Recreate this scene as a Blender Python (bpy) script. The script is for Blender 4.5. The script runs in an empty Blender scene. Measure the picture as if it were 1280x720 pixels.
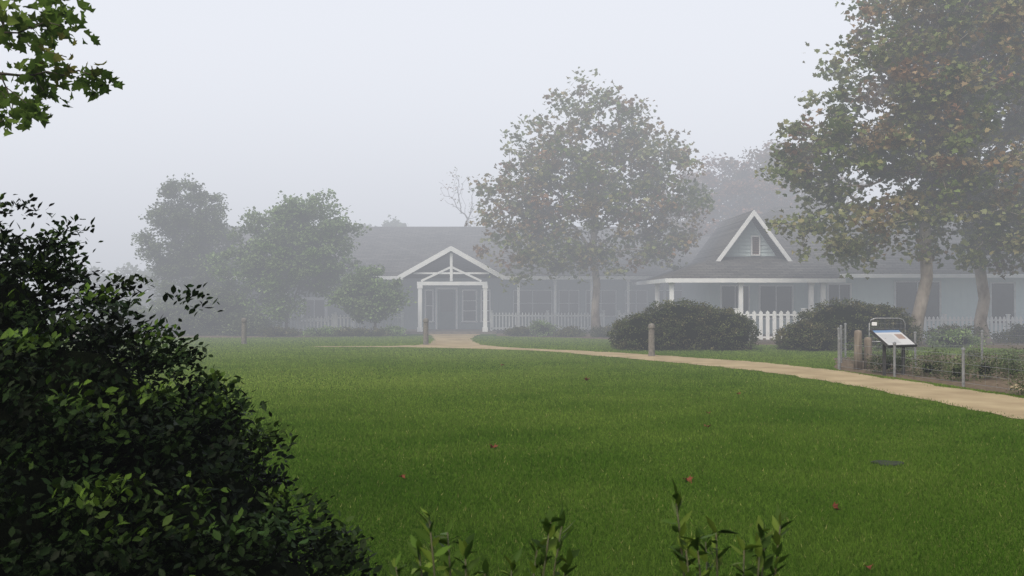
import bpy, math, random
import numpy as np
from mathutils import Vector
random.seed(7)
R = np.random.default_rng(11)
sc = bpy.context.scene
COL = sc.collection
sc.view_settings.view_transform = 'Standard'
sc.view_settings.look = 'None'
sc.view_settings.exposure = 0

# ------------------------------------------------------------------ materials
def newmat(name):
    m = bpy.data.materials.new(name); m.use_nodes = True
    nt = m.node_tree; nt.nodes.clear()
    out = nt.nodes.new('ShaderNodeOutputMaterial')
    return m, nt, out
def rgb(c): return (c[0], c[1], c[2], 1)
def surf(name, c1, c2, scale=6, rough=0.7, bump=0.2, spec=0.3, metal=0, detail=6, bscale=None, stretch=None):
    m, nt, out = newmat(name)
    b = nt.nodes.new('ShaderNodeBsdfPrincipled')
    b.inputs['Roughness'].default_value = rough
    b.inputs['Metallic'].default_value = metal
    b.inputs['Specular IOR Level'].default_value = spec
    tc = nt.nodes.new('ShaderNodeTexCoord')
    mp = nt.nodes.new('ShaderNodeMapping')
    if stretch: mp.inputs['Scale'].default_value = stretch
    nt.links.new(tc.outputs['Object'], mp.inputs['Vector'])
    n = nt.nodes.new('ShaderNodeTexNoise'); n.inputs['Scale'].default_value = scale; n.inputs['Detail'].default_value = detail
    nt.links.new(mp.outputs[0], n.inputs['Vector'])
    r = nt.nodes.new('ShaderNodeValToRGB')
    r.color_ramp.elements[0].position = .32; r.color_ramp.elements[1].position = .68
    r.color_ramp.elements[0].color = rgb(c1); r.color_ramp.elements[1].color = rgb(c2)
    nt.links.new(n.outputs['Fac'], r.inputs['Fac'])
    nt.links.new(r.outputs['Color'], b.inputs['Base Color'])
    if bump:
        n2 = nt.nodes.new('ShaderNodeTexNoise'); n2.inputs['Scale'].default_value = bscale or scale*4; n2.inputs['Detail'].default_value = 4
        nt.links.new(mp.outputs[0], n2.inputs['Vector'])
        bp = nt.nodes.new('ShaderNodeBump'); bp.inputs['Strength'].default_value = bump; bp.inputs['Distance'].default_value = .02
        nt.links.new(n2.outputs['Fac'], bp.inputs['Height']); nt.links.new(bp.outputs['Normal'], b.inputs['Normal'])
    nt.links.new(b.outputs[0], out.inputs['Surface'])
    return m
def siding(name, c1, c2, period=0.3):
    m, nt, out = newmat(name)
    b = nt.nodes.new('ShaderNodeBsdfPrincipled'); b.inputs['Roughness'].default_value = .6
    tc = nt.nodes.new('ShaderNodeTexCoord')
    w = nt.nodes.new('ShaderNodeTexWave'); w.wave_type = 'BANDS'; w.bands_direction = 'X'; w.wave_profile = 'SAW'
    w.inputs['Scale'].default_value = 0.314/period; w.inputs['Distortion'].default_value = 0
    nt.links.new(tc.outputs['Object'], w.inputs['Vector'])
    st = nt.nodes.new('ShaderNodeMath'); st.operation = 'GREATER_THAN'; st.inputs[1].default_value = .86
    nt.links.new(w.outputs['Fac'], st.inputs[0])
    n = nt.nodes.new('ShaderNodeTexNoise'); n.inputs['Scale'].default_value = 1.6; n.inputs['Detail'].default_value = 8
    nt.links.new(tc.outputs['Object'], n.inputs['Vector'])
    mx = nt.nodes.new('ShaderNodeMix'); mx.data_type = 'RGBA'
    mx.inputs['A'].default_value = rgb(c1); mx.inputs['B'].default_value = rgb(c2)
    nt.links.new(n.outputs['Fac'], mx.inputs['Factor'])
    nt.links.new(mx.outputs['Result'], b.inputs['Base Color'])
    bp = nt.nodes.new('ShaderNodeBump'); bp.inputs['Strength'].default_value = .9; bp.inputs['Distance'].default_value = .03
    nt.links.new(st.outputs[0], bp.inputs['Height']); nt.links.new(bp.outputs['Normal'], b.inputs['Normal'])
    nt.links.new(b.outputs[0], out.inputs['Surface'])
    return m
def shingles(name, c1, c2):
    m, nt, out = newmat(name)
    b = nt.nodes.new('ShaderNodeBsdfPrincipled'); b.inputs['Roughness'].default_value = .85
    tc = nt.nodes.new('ShaderNodeTexCoord'); sp = nt.nodes.new('ShaderNodeSeparateXYZ'); cb = nt.nodes.new('ShaderNodeCombineXYZ')
    nt.links.new(tc.outputs['Object'], sp.inputs[0])
    nt.links.new(sp.outputs['X'], cb.inputs['X']); nt.links.new(sp.outputs['Z'], cb.inputs['Y'])
    br = nt.nodes.new('ShaderNodeTexBrick'); br.inputs['Scale'].default_value = 1
    br.inputs['Brick Width'].default_value = .35; br.inputs['Row Height'].default_value = .07; br.inputs['Mortar Size'].default_value = .008
    br.inputs['Color1'].default_value = rgb(c1); br.inputs['Color2'].default_value = rgb(c2); br.inputs['Mortar'].default_value = (.02, .02, .02, 1)
    nt.links.new(cb.outputs[0], br.inputs['Vector'])
    n = nt.nodes.new('ShaderNodeTexNoise'); n.inputs['Scale'].default_value = .9; n.inputs['Detail'].default_value = 8
    nt.links.new(tc.outputs['Object'], n.inputs['Vector'])
    mx = nt.nodes.new('ShaderNodeMix'); mx.data_type = 'RGBA'; mx.blend_type = 'MULTIPLY'; mx.inputs['Factor'].default_value = .6
    nt.links.new(br.outputs['Color'], mx.inputs['A']); nt.links.new(n.outputs['Fac'], mx.inputs['B'])
    nt.links.new(mx.outputs['Result'], b.inputs['Base Color'])
    nt.links.new(b.outputs[0], out.inputs['Surface'])
    return m
def leafmat(name, trans=.3):
    m, nt, out = newmat(name)
    at = nt.nodes.new('ShaderNodeAttribute'); at.attribute_name = 'tint'
    b = nt.nodes.new('ShaderNodeBsdfDiffuse'); nt.links.new(at.outputs['Color'], b.inputs['Color'])
    t = nt.nodes.new('ShaderNodeBsdfTranslucent'); nt.links.new(at.outputs['Color'], t.inputs['Color'])
    mx = nt.nodes.new('ShaderNodeMixShader'); mx.inputs[0].default_value = trans
    nt.links.new(b.outputs[0], mx.inputs[1]); nt.links.new(t.outputs[0], mx.inputs[2]); nt.links.new(mx.outputs[0], out.inputs['Surface'])
    return m
def waxymat(name, rough=.45, spec=.2):
    m, nt, out = newmat(name)
    at = nt.nodes.new('ShaderNodeAttribute'); at.attribute_name = 'tint'
    b = nt.nodes.new('ShaderNodeBsdfPrincipled'); b.inputs['Roughness'].default_value = rough; b.inputs['Specular IOR Level'].default_value = spec
    nt.links.new(at.outputs['Color'], b.inputs['Base Color']); nt.links.new(b.outputs[0], out.inputs['Surface'])
    return m

M_LEAF = leafmat('leaf', .35); M_WAXY = waxymat('waxy_leaf', .5, .06); M_GRASS = leafmat('grass_blade', .3)
M_BARK = surf('sycamore_bark', (.16, .13, .10), (.46, .41, .35), 3, .9, .5, stretch=(1, 1, .5))
M_DBARK = surf('dark_bark', (.06, .05, .04), (.14, .12, .10), 8, .9, .5)
M_STEM = surf('green_stem', (.05, .06, .03), (.09, .08, .04), 20, .7, .1)
M_WHITE = surf('white_paint', (.70, .73, .75), (.80, .82, .82), 3, .5, .05)
M_WALLSHADE = siding('blue_siding_shade', (.15, .20, .21), (.22, .28, .29))  # siding darkened all over to paint in the shade of the porch recess
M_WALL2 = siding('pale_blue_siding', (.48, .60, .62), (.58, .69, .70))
M_ROOF = shingles('shingle_roof', (.19, .185, .175), (.12, .12, .12))
M_DARKIN = surf('dark_glass', (.02, .024, .028), (.05, .055, .06), 1.5, .12, 0, .5)
M_DOOR = surf('grey_green_door', (.07, .11, .11), (.11, .15, .15), 3, .5, .05)
M_BROWNFRAME = surf('brown_frame', (.10, .065, .05), (.16, .11, .09), 5, .6, .1)
M_DECK = surf('deck_concrete', (.14, .12, .10), (.20, .18, .15), 4, .85, .2)
M_CORE = surf('dark_core_shade', (.004, .006, .003), (.009, .012, .006), 9, 1, .4, 0)  # near-black colour paints the shade inside the shrubs
M_POST = surf('weathered_wood', (.13, .11, .09), (.25, .22, .18), 14, .85, .4, stretch=(1, 1, .2))
M_BOLL = surf('concrete_bollard', (.12, .11, .10), (.21, .20, .175), 12, .85, .25)
M_METAL = surf('galvanised_steel', (.22, .23, .24), (.36, .37, .38), 20, .45, .05, .5, .6)
M_DKMETAL = surf('dark_metal', (.03, .03, .032), (.06, .06, .06), 20, .5, .05)
M_BLACK = surf('black_plastic', (.012, .02, .010), (.03, .035, .02), 20, .8, .2)

# ------------------------------------------------------------------ mesh tools
def fast_mesh(name, verts, faces, mat, tint=None, smooth=False):
    me = bpy.data.meshes.new(name)
    verts = np.asarray(verts, dtype=np.float32)
    me.vertices.add(len(verts)); me.vertices.foreach_set('co', verts.ravel())
    if not isinstance(faces, list): faces = [faces]
    faces = [np.asarray(f, dtype=np.int32) for f in faces if len(f)]
    vi = np.concatenate([f.ravel() for f in faces])
    tot = np.concatenate([np.full(len(f), f.shape[1], dtype=np.int32) for f in faces])
    st = np.concatenate([[0], np.cumsum(tot)[:-1]]).astype(np.int32)
    me.loops.add(len(vi)); me.loops.foreach_set('vertex_index', vi)
    me.polygons.add(len(tot)); me.polygons.foreach_set('loop_start', st)
    try: me.polygons.foreach_set('loop_total', tot)
    except Exception: pass
    me.update(calc_edges=True)
    me.validate()
    if tint is not None:
        a = me.attributes.new('tint', 'FLOAT_COLOR', 'POINT')
        c = np.ones((len(verts), 4), dtype=np.float32); c[:, :3] = tint
        a.data.foreach_set('color', c.ravel())
    if smooth: me.polygons.foreach_set('use_smooth', np.ones(len(tot), dtype=bool))
    me.materials.append(mat)
    return me

class MB:
    def __init__(s): s.v = []; s.n = []
    def box(s, x0, x1, y0, y1, z0, z1):
        b = len(s.v)
        s.v += [(x0,y0,z0),(x1,y0,z0),(x1,y1,z0),(x0,y1,z0),(x0,y0,z1),(x1,y0,z1),(x1,y1,z1),(x0,y1,z1)]
        s.n += [[b+i for i in f] for f in ((0,3,2,1),(4,5,6,7),(0,1,5,4),(1,2,6,5),(2,3,7,6),(3,0,4,7))]
        return s
    def slab(s, pts, t):
        b = len(s.v); n = len(pts)
        s.v += [tuple(p) for p in pts] + [tuple(p[i]+t[i] for i in range(3)) for p in pts]
        s.n.append([b+i for i in range(n)][::-1]); s.n.append([b+n+i for i in range(n)])
        for i in range(n): s.n.append([b+i, b+(i+1) % n, b+n+(i+1) % n, b+n+i])
        return s
    def beam(s, a, c, w, h=None, up=(0, 1, 0)):
        h = h or w
        a = Vector(a); c = Vector(c); d = (c-a).normalized(); u = Vector(up)
        if abs(d.dot(u)) > .95: u = Vector((1, 0, 0))
        x = d.cross(u).normalized(); y = d.cross(x).normalized()
        b = len(s.v)
        for p in (a, c):
            for i, j in ((-1,-1),(1,-1),(1,1),(-1,1)): s.v.append(tuple(p + x*i*w/2 + y*j*h/2))
        s.n += [[b,b+1,b+2,b+3][::-1],[b+4,b+5,b+6,b+7]] + [[b+i,b+(i+1)%4,b+4+(i+1)%4,b+4+i] for i in range(4)]
        return s
    def tube(s, pts, rad, n=6):
        pts = [Vector(p) for p in pts]; b = len(s.v); k = len(pts)
        for i, p in enumerate(pts):
            d = (pts[min(i+1, k-1)] - pts[max(i-1, 0)]).normalized()
            u = Vector((0, 0, 1)) if abs(d.z) < .9 else Vector((1, 0, 0))
            x = d.cross(u).normalized(); y = d.cross(x).normalized()
            r = rad[i] if hasattr(rad, '__len__') else rad
            for j in range(n):
                a = 2*math.pi*j/n; s.v.append(tuple(p + x*math.cos(a)*r + y*math.sin(a)*r))
        for i in range(k-1):
            for j in range(n):
                s.n.append([b+i*n+j, b+i*n+(j+1) % n, b+(i+1)*n+(j+1) % n, b+(i+1)*n+j])
        s.n.append([b+(k-1)*n+j for j in range(n)]); s.n.append([b+j for j in range(n)][::-1])
        return s
    def lathe(s, cx, cy, prof, n=20, wob=0):
        b = len(s.v); k = len(prof)
        for r, z in prof:
            for j in range(n):
                a = 2*math.pi*j/n; q = r*(1+wob*math.sin(a*3+1)+wob*.7*math.sin(a*5)); s.v.append((cx+q*math.cos(a), cy+q*math.sin(a), z))
        for i in range(k-1):
            for j in range(n): s.n.append([b+i*n+j, b+i*n+(j+1) % n, b+(i+1)*n+(j+1) % n, b+(i+1)*n+j])
        s.n.append([b+(k-1)*n+j for j in range(n)]); s.n.append([b+j for j in range(n)][::-1])
        return s
    def build(s, name, mat, parent=None, bevel=0, smooth=False):
        o = Vector(parent_world(parent)) if parent else Vector((0, 0, 0))
        me = bpy.data.meshes.new(name)
        me.from_pydata([(v[0]-o.x, v[1]-o.y, v[2]-o.z) for v in s.v], [], s.n); me.update()
        me.materials.append(mat)
        if smooth: me.polygons.foreach_set('use_smooth', [True]*len(me.polygons))
        ob = bpy.data.objects.new(name, me); COL.objects.link(ob)
        if parent: ob.parent = parent
        if bevel:
            bv = ob.modifiers.new('bevel', 'BEVEL'); bv.width = bevel; bv.segments = 2; bv.limit_method = 'ANGLE'
        return ob
def parent_world(p):
    v = Vector((0, 0, 0))
    while p: v = v + p.location; p = p.parent
    return v
def thing(name, label, cat, loc, group=None):
    e = bpy.data.objects.new(name, None); e.location = loc; e.empty_display_size = .3; COL.objects.link(e)
    e['label'] = label; e['category'] = cat
    if group: e['group'] = group
    return e
def tag(o, label, cat, group=None):
    o['label'] = label; o['category'] = cat
    if group: o['group'] = group
    return o
def mesh_obj(name, me, parent=None):
    ob = bpy.data.objects.new(name, me); COL.objects.link(ob)
    if parent: ob.parent = parent
    return ob
def copy_thing(src, loc, rotz=0, scale=1):
    e = src.copy(); COL.objects.link(e); e.location = loc; e.rotation_euler = (0, 0, rotz); e.scale = (scale,)*3
    for c in list(src.children):
        k = c.copy(); COL.objects.link(k); k.parent = e
    return e

# ------------------------------------------------------------------ leaves
LT = {
 'quad': (np.array([[0,0,0],[.4,.5,.08],[0,1,0],[-.4,.5,.08]]), np.array([[0,1,2,3]])),
 'oval': (np.array([[0,0,0],[.22,.3,.05],[.25,.6,.05],[0,1,0],[-.25,.6,.05],[-.22,.3,.05]]), np.array([[0,1,2,3],[0,3,4,5]])),
 'lance': (np.array([[0,0,0],[.15,.28,.06],[.17,.55,.05],[0,1,-.03],[-.17,.55,.05],[-.15,.28,.06]]), np.array([[0,1,2,3],[0,3,4,5]])),
 'maple': (np.array([[0,0,0],[.2,.08,-.03],[.52,.2,.10],[.37,.40,.05],[.46,.68,.12],[.24,.62,.02],[0,1.0,-.06],[-.24,.62,.02],[-.46,.68,.12],[-.37,.40,.05],[-.52,.2,.10],[-.2,.08,-.03]]),
           np.array([[0,1,2,3],[0,3,4,5],[0,5,6,7],[0,7,8,9],[0,9,10,11]])),
}
def leaves(pts, size, shape, cols, up=0.35, sizevar=.35, dirs=None):
    tv, tf = LT[shape]; N = len(pts); k = len(tv)
    s = size*(1 + sizevar*(R.random(N)*2-1))
    nrm = R.normal(size=(N, 3)); nrm /= np.linalg.norm(nrm, axis=1, keepdims=True)
    nrm[:, 2] = np.abs(nrm[:, 2])*(1-up) + up*1.3
    nrm /= np.linalg.norm(nrm, axis=1, keepdims=True)
    a = dirs if dirs is not None else R.normal(size=(N, 3))
    a = a - nrm*np.sum(a*nrm, axis=1, keepdims=True); a /= np.linalg.norm(a, axis=1, keepdims=True)+1e-9
    x = np.cross(a, nrm)
    curl = (1+R.normal(size=N)*1.2)[:, None, None]
    V = pts[:, None, :] + s[:, None, None]*(tv[None, :, 0:1]*x[:, None, :] + tv[None, :, 1:2]*a[:, None, :] + curl*tv[None, :, 2:3]*nrm[:, None, :])
    F = (tf[None, :, :] + (np.arange(N)*k)[:, None, None]).reshape(-1, tf.shape[1])
    C = np.repeat(cols, k, axis=0)
    return V.reshape(-1, 3), F, C
def palette(n, pal, w=None):
    pal = np.array(pal); w = None if w is None else np.array(w)/sum(w)
    return pal[R.choice(len(pal), n, p=w)]
def lobe_points(lobes, n, shell=2.4):
    L = np.array([list(l)+[1]*(7-len(l)) for l in lobes], dtype=float); vol = L[:, 3]*L[:, 4]*L[:, 5]*L[:, 6]; idx = R.choice(len(L), n, p=vol/vol.sum())
    d = R.normal(size=(n, 3)); d /= np.linalg.norm(d, axis=1, keepdims=True)
    r = R.random(n)**(1/shell)
    return L[idx, :3] + d*r[:, None]*L[idx, 3:6]
def ball(n):
    d = R.normal(size=(n, 3)); d /= np.linalg.norm(d, axis=1, keepdims=True)
    return d*(R.random((n, 1))**.55)*1.75
def make_tree(name, label, cat, base, trunk, r0, lobes, nclump, nleaf, lsize, shape, pal, w=None, spread=.5, bark=None, group=None,
              up=.35, shell=2.2, leafm=None, tw=.008, poly=6, lowgreen=None, limb=1.0):
    e = thing(name, label, cat, base, group)
    B = np.array(base, dtype=float)
    cl = lobe_points(lobes, nclump, shell)
    tp = [np.array(p, float) for p in trunk]
    nodes = [tp[0]]; par = [-1]; plen = [0.]
    for p in tp[1:]:
        nodes.append(p); par.append(len(nodes)-2); plen.append(plen[-1]+np.linalg.norm(p-nodes[-2]))
    start = max(1, len(tp)-3)
    order = np.argsort(np.linalg.norm(cl - tp[-1], axis=1))
    isleaf = []
    for i in order:
        p = cl[i]; A = np.array(nodes[start:]); D = np.linalg.norm(A-p, axis=1) + .45*np.array(plen[start:]) + 1.5*np.maximum(0, A[:, 2]-p[2]-.2)
        j = int(np.argmin(D)) + start
        q = nodes[j]; mid = (q+p)/2 + R.normal(size=3)*.08*np.linalg.norm(p-q) + np.array([0, 0, .1*np.linalg.norm(p-q)])
        nodes.append(mid); par.append(j); plen.append(plen[j]+np.linalg.norm(mid-q))
        nodes.append(p); par.append(len(nodes)-2); plen.append(plen[-1]+np.linalg.norm(p-mid)); isleaf.append(len(nodes)-1)
    cnt = np.zeros(len(nodes))
    for i in isleaf: cnt[i] += 1
    for i in range(len(nodes)-1, 0, -1): cnt[par[i]] += cnt[i]
    cnt = np.maximum(cnt, 1); rad = r0*limb*np.sqrt(cnt/cnt[0]); rad = np.maximum(rad, tw)
    mb = MB()
    nt_ = len(tp)
    tr = [r0*(1.35 if i == 0 else 1 - .35*i/nt_) for i in range(nt_)]
    tr[-1] = max(rad[nt_-1], tr[-1]*.7)
    mb.tube(tp, tr, 12)
    for i in range(nt_, len(nodes)):
        r1 = min(rad[par[i]], rad[i]*1.25) if par[i] >= nt_ else rad[i]*1.2
        mb.tube([nodes[par[i]], nodes[i]], [r1, rad[i]], poly if rad[i] > .03 else 4)
    mb.build('trunk', bark or M_BARK, e, smooth=True)
    wt = R.random(nclump)**1.3 + .2
    ci = R.choice(nclump, nleaf, p=wt/wt.sum())
    sp = spread*(.6+.8*R.random(nclump))
    pts = cl[ci] + ball(nleaf)*sp[ci][:, None]*np.array([1, 1, .65])
    keep = pts[:, 2] > .05; pts = pts[keep]; ci = ci[keep]
    cc = palette(nclump, pal, w)
    if lowgreen is not None:
        z0, z1, gc = lowgreen
        t = np.clip((z1-cl[:, 2])/(z1-z0), 0, 1)*(R.random(nclump) < .65); cc = cc*(1-t[:, None]) + np.array(gc)*t[:, None]
    cols = cc[ci]*.7 + palette(len(pts), pal, w)*.3
    cols = cols*(.65+.7*R.random((len(pts), 1)))
    V, F, C = leaves(pts - B, lsize, shape, cols, up)
    mesh_obj('crown', fast_mesh(name+'_crown', V, F, leafm or M_LEAF, C), e)
    return e
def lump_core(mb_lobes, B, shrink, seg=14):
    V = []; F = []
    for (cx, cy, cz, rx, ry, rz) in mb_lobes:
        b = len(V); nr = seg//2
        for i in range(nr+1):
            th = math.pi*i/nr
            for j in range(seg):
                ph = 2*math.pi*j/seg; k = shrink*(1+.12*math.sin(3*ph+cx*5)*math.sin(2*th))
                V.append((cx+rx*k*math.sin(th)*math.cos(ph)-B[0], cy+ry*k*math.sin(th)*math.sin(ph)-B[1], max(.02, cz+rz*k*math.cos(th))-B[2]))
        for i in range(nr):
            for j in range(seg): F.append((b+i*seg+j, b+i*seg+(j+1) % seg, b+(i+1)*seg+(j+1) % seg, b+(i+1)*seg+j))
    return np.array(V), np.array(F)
def make_shrub(name, label, cat, base, lobes, nleaf, lsize, shape, pal, w=None, group=None, core=.8, leafm=None, rough=.10, up=.3, clump=0.12, per=45, top_light=None, wild=.6):
    e = thing(name, label, cat, base, group)
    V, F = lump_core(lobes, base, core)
    mesh_obj('dark_core', fast_mesh(name+'_core', V, F, M_CORE, smooth=True), e)  # solid dark lump standing in for the unlit inside of the shrub
    L = np.array(lobes, float); ar = (L[:, 3]*L[:, 5]+L[:, 4]*L[:, 5]+L[:, 3]*L[:, 4])
    nc = max(60, nleaf//per)
    ic = R.choice(len(L), nc, p=ar/ar.sum())
    d = R.normal(size=(nc, 3)); d /= np.linalg.norm(d, axis=1, keepdims=True)
    r = (core+.02) + (1.02-core)*R.random(nc)**.8 + rough*R.normal(size=nc)*.5
    cl = L[ic, :3] + d*r[:, None]*L[ic, 3:6]
    ci = R.choice(nc, nleaf); off = R.normal(size=(nleaf, 3))*clump
    pts = cl[ci] + off*np.array([1.25, 1.25, .7])
    keep = pts[:, 2] > .02; pts = pts[keep]; ci = ci[keep]; off = off[keep]
    cc = palette(nc, pal, w)*(.6+.8*R.random((nc, 1))); cols = cc[ci]*(.7+.6*R.random((len(pts), 1)))
    if top_light is not None:  # paler colour on upward outer leaves paints the light they catch
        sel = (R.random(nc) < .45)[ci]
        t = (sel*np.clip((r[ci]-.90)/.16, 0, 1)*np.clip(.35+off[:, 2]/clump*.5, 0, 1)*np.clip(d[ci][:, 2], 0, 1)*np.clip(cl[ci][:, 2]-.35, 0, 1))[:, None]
        cols = cols*(1-t) + np.array(top_light)*t*(.7+.6*R.random((len(pts), 1)))
    out = pts - L[ic[ci], :3]; dirs = out/np.linalg.norm(out, axis=1, keepdims=True) + R.normal(size=(len(pts), 3))*wild + np.array([0, 0, .4])
    V, F, C = leaves(pts-np.array(base), lsize, shape, cols, up, dirs=dirs)
    mesh_obj('foliage', fast_mesh(name+'_foliage', V, F, leafm or M_LEAF, C), e)
    return e

# ------------------------------------------------------------------ world, fog, sun, camera
SUN_EL, SUN_AZ = math.radians(48), math.radians(205)
w = bpy.data.worlds.new('World'); sc.world = w; w.use_nodes = True
nt = w.node_tree; nt.nodes.clear()
sky = nt.nodes.new('ShaderNodeTexSky'); sky.sky_type = 'NISHITA'; sky.sun_disc = False
sky.sun_elevation = SUN_EL; sky.sun_rotation = SUN_AZ; sky.air_density = 1.0; sky.dust_density = 6.0; sky.ozone_density = 1
bg = nt.nodes.new('ShaderNodeBackground'); bg.inputs['Strength'].default_value = .15
wo = nt.nodes.new('ShaderNodeOutputWorld'); nt.links.new(sky.outputs[0], bg.inputs[0]); nt.links.new(bg.outputs[0], wo.inputs['Surface'])
sl = bpy.data.lights.new('sun', 'SUN'); sl.energy = 1.4; sl.angle = math.radians(20); sl.color = (1, .96, .88)
so = bpy.data.objects.new('sun', sl); COL.objects.link(so)
dirv = Vector((math.sin(SUN_AZ)*math.cos(SUN_EL), math.cos(SUN_AZ)*math.cos(SUN_EL), math.sin(SUN_EL)))
so.rotation_euler = dirv.to_track_quat('Z', 'Y').to_euler(); so.location = (0, 0, 60)

m, nt, out = newmat('fog_glow')
geo = nt.nodes.new('ShaderNodeNewGeometry'); sx = nt.nodes.new('ShaderNodeSeparateXYZ'); nt.links.new(geo.outputs['Position'], sx.inputs[0])
mr = nt.nodes.new('ShaderNodeMapRange'); mr.interpolation_type = 'SMOOTHSTEP'
for i, vv in enumerate((6, 60, .0013, .033)): mr.inputs[1+i].default_value = vv
nt.links.new(sx.outputs['Y'], mr.inputs[0])
mz = nt.nodes.new('ShaderNodeMapRange')
for i, vv in enumerate((0, 14, .60, .96)): mz.inputs[1+i].default_value = vv  # glow rises with height to paint the sun-lit upper fog
nt.links.new(sx.outputs['Z'], mz.inputs[0])
ab = nt.nodes.new('ShaderNodeVolumeAbsorption'); ab.inputs['Color'].default_value = (0, 0, 0, 1); nt.links.new(mr.outputs[0], ab.inputs['Density'])
em = nt.nodes.new('ShaderNodeEmission'); em.inputs['Color'].default_value = (.895, .925, 1.0, 1)  # fog glows by itself, standing in for scattered overcast daylight
ml = nt.nodes.new('ShaderNodeMath'); ml.operation = 'MULTIPLY'; nt.links.new(mr.outputs[0], ml.inputs[0]); nt.links.new(mz.outputs[0], ml.inputs[1]); nt.links.new(ml.outputs[0], em.inputs['Strength'])
ad = nt.nodes.new('ShaderNodeAddShader'); nt.links.new(ab.outputs[0], ad.inputs[0]); nt.links.new(em.outputs[0], ad.inputs[1])
nt.links.new(ad.outputs[0], out.inputs['Volume'])
try: m.volume_step_rate = .4
except Exception: m.cycles.volume_step_rate = .4
fog = MB().box(-180, 180, -60, 260, -1, 45).build('fog', m); fog['kind'] = 'structure'

cam = bpy.data.cameras.new('camera'); co = bpy.data.objects.new('camera', cam); COL.objects.link(co)
co.location = (0, 0, 1.7); co.rotation_euler = (math.radians(90.46), 0, 0)
cam.sensor_width = 36; cam.lens = 34.9; cam.clip_end = 3000; cam.clip_start = .05
cam.dof.use_dof = True; cam.dof.focus_distance = 20; cam.dof.aperture_fstop = 13.0
sc.camera = co

# ------------------------------------------------------------------ ground
m, nt, out = newmat('lawn_soil')
b = nt.nodes.new('ShaderNodeBsdfDiffuse')
tc = nt.nodes.new('ShaderNodeTexCoord')
n1 = nt.nodes.new('ShaderNodeTexNoise'); n1.inputs['Scale'].default_value = .35; n1.inputs['Detail'].default_value = 8
n2 = nt.nodes.new('ShaderNodeTexNoise'); n2.inputs['Scale'].default_value = 28; n2.inputs['Detail'].default_value = 6
for n in (n1, n2): nt.links.new(tc.outputs['Object'], n.inputs['Vector'])
r1 = nt.nodes.new('ShaderNodeValToRGB'); r1.color_ramp.elements[0].color = (.055, .11, .014, 1); r1.color_ramp.elements[1].color = (.11, .165, .03, 1)
r1.color_ramp.elements[0].position = .35; r1.color_ramp.elements[1].position = .65
nt.links.new(n1.outputs['Fac'], r1.inputs['Fac'])
mx = nt.nodes.new('ShaderNodeMix'); mx.data_type = 'RGBA'; mx.blend_type = 'MULTIPLY'; mx.inputs['Factor'].default_value = .8
r2 = nt.nodes.new('ShaderNodeValToRGB'); r2.color_ramp.elements[0].position = .3; r2.color_ramp.elements[1].position = .7
r2.color_ramp.elements[0].color = (.3, .3, .3, 1)
nt.links.new(n2.outputs['Fac'], r2.inputs['Fac'])
nt.links.new(r1.outputs['Color'], mx.inputs['A']); nt.links.new(r2.outputs['Color'], mx.inputs['B']); nt.links.new(mx.outputs['Result'], b.inputs['Color'])
bp = nt.nodes.new('ShaderNodeBump'); bp.inputs['Strength'].default_value = .6; bp.inputs['Distance'].default_value = .03
nt.links.new(n2.outputs['Fac'], bp.inputs['Height']); nt.links.new(bp.outputs['Normal'], b.inputs['Normal'])
nt.links.new(b.outputs[0], out.inputs['Surface'])
g = MB(); g.v = [(-1500, -1500, 0), (1500, -1500, 0), (1500, 1500, 0), (-1500, 1500, 0)]; g.n = [[0, 1, 2, 3]]
o = g.build('ground', m); o['kind'] = 'structure'

M_SAND = surf('decomposed_granite', (.30, .235, .14), (.43, .35, .215), 1.3, .95, .6, .1, detail=14, bscale=50)
M_MULCH = surf('mulch_bed', (.09, .065, .045), (.19, .15, .10), 9, .95, .8, .1, bscale=40)
def smooth_poly(pts, step=.5, jit=.05):
    out = []
    n = len(pts)
    for i in range(n):
        p0, p1, p2, p3 = [np.array(pts[(i+k) % n], float) for k in (-1, 0, 1, 2)]
        k = max(2, int(np.linalg.norm(p2-p1)/step))
        for j in range(k):
            t = j/k
            q = .5*((2*p1)+(-p0+p2)*t+(2*p0-5*p1+4*p2-p3)*t*t+(-p0+3*p1-3*p2+p3)*t**3)
            out.append(q + R.normal(size=2)*jit)
    return np.array(out)
import bmesh
def sheet(name, poly, z, mat):
    g = MB(); g.v = [(p[0], p[1], z) for p in poly]; g.n = [list(range(len(poly)))]
    o = g.build(name, mat)
    bm = bmesh.new(); bm.from_mesh(o.data); bmesh.ops.triangulate(bm, faces=bm.faces[:]); bm.normal_update()
    if sum(f.normal.z for f in bm.faces) < 0: bmesh.ops.reverse_faces(bm, faces=bm.faces[:])
    bm.to_mesh(o.data); bm.free()
    o['kind'] = 'structure'; return o
path_poly = smooth_poly([(9.9, 11.5), (9.1, 14), (8.55, 16.2), (8.12, 18.4), (7.72, 20.5), (7.3, 22.7), (6.35, 25.3), (4.75, 27.6), (2.9, 30), (.9, 31.8),
   (-.8, 33.8), (-1.5, 38), (-1.6, 42), (-1.5, 44.4), (-3.7, 44.4), (-3.4, 42), (-3.0, 38), (-3.0, 35), (-4, 33.7), (-6.5, 33.4), (-6.6, 33.1), (-3.5, 32.8), (-.5, 31.5), (1.0, 30.5),
   (2.5, 28), (4.2, 25.2), (5.55, 22.4), (6.35, 19.3), (6.7, 16.6), (7.0, 13.6), (7.4, 11.2)], .3, .06)
sheet('path', path_poly, .008, M_SAND)
garden_poly = smooth_poly([(9.4, 13), (8.8, 16.2), (8.35, 18.5), (7.95, 20.8), (7.5, 22.9), (8.3, 25.4), (9.2, 27.6), (13, 28.5), (22, 27), (22, 12)], .5, .03)
sheet('garden_soil', garden_poly, .004, M_MULCH)
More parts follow.
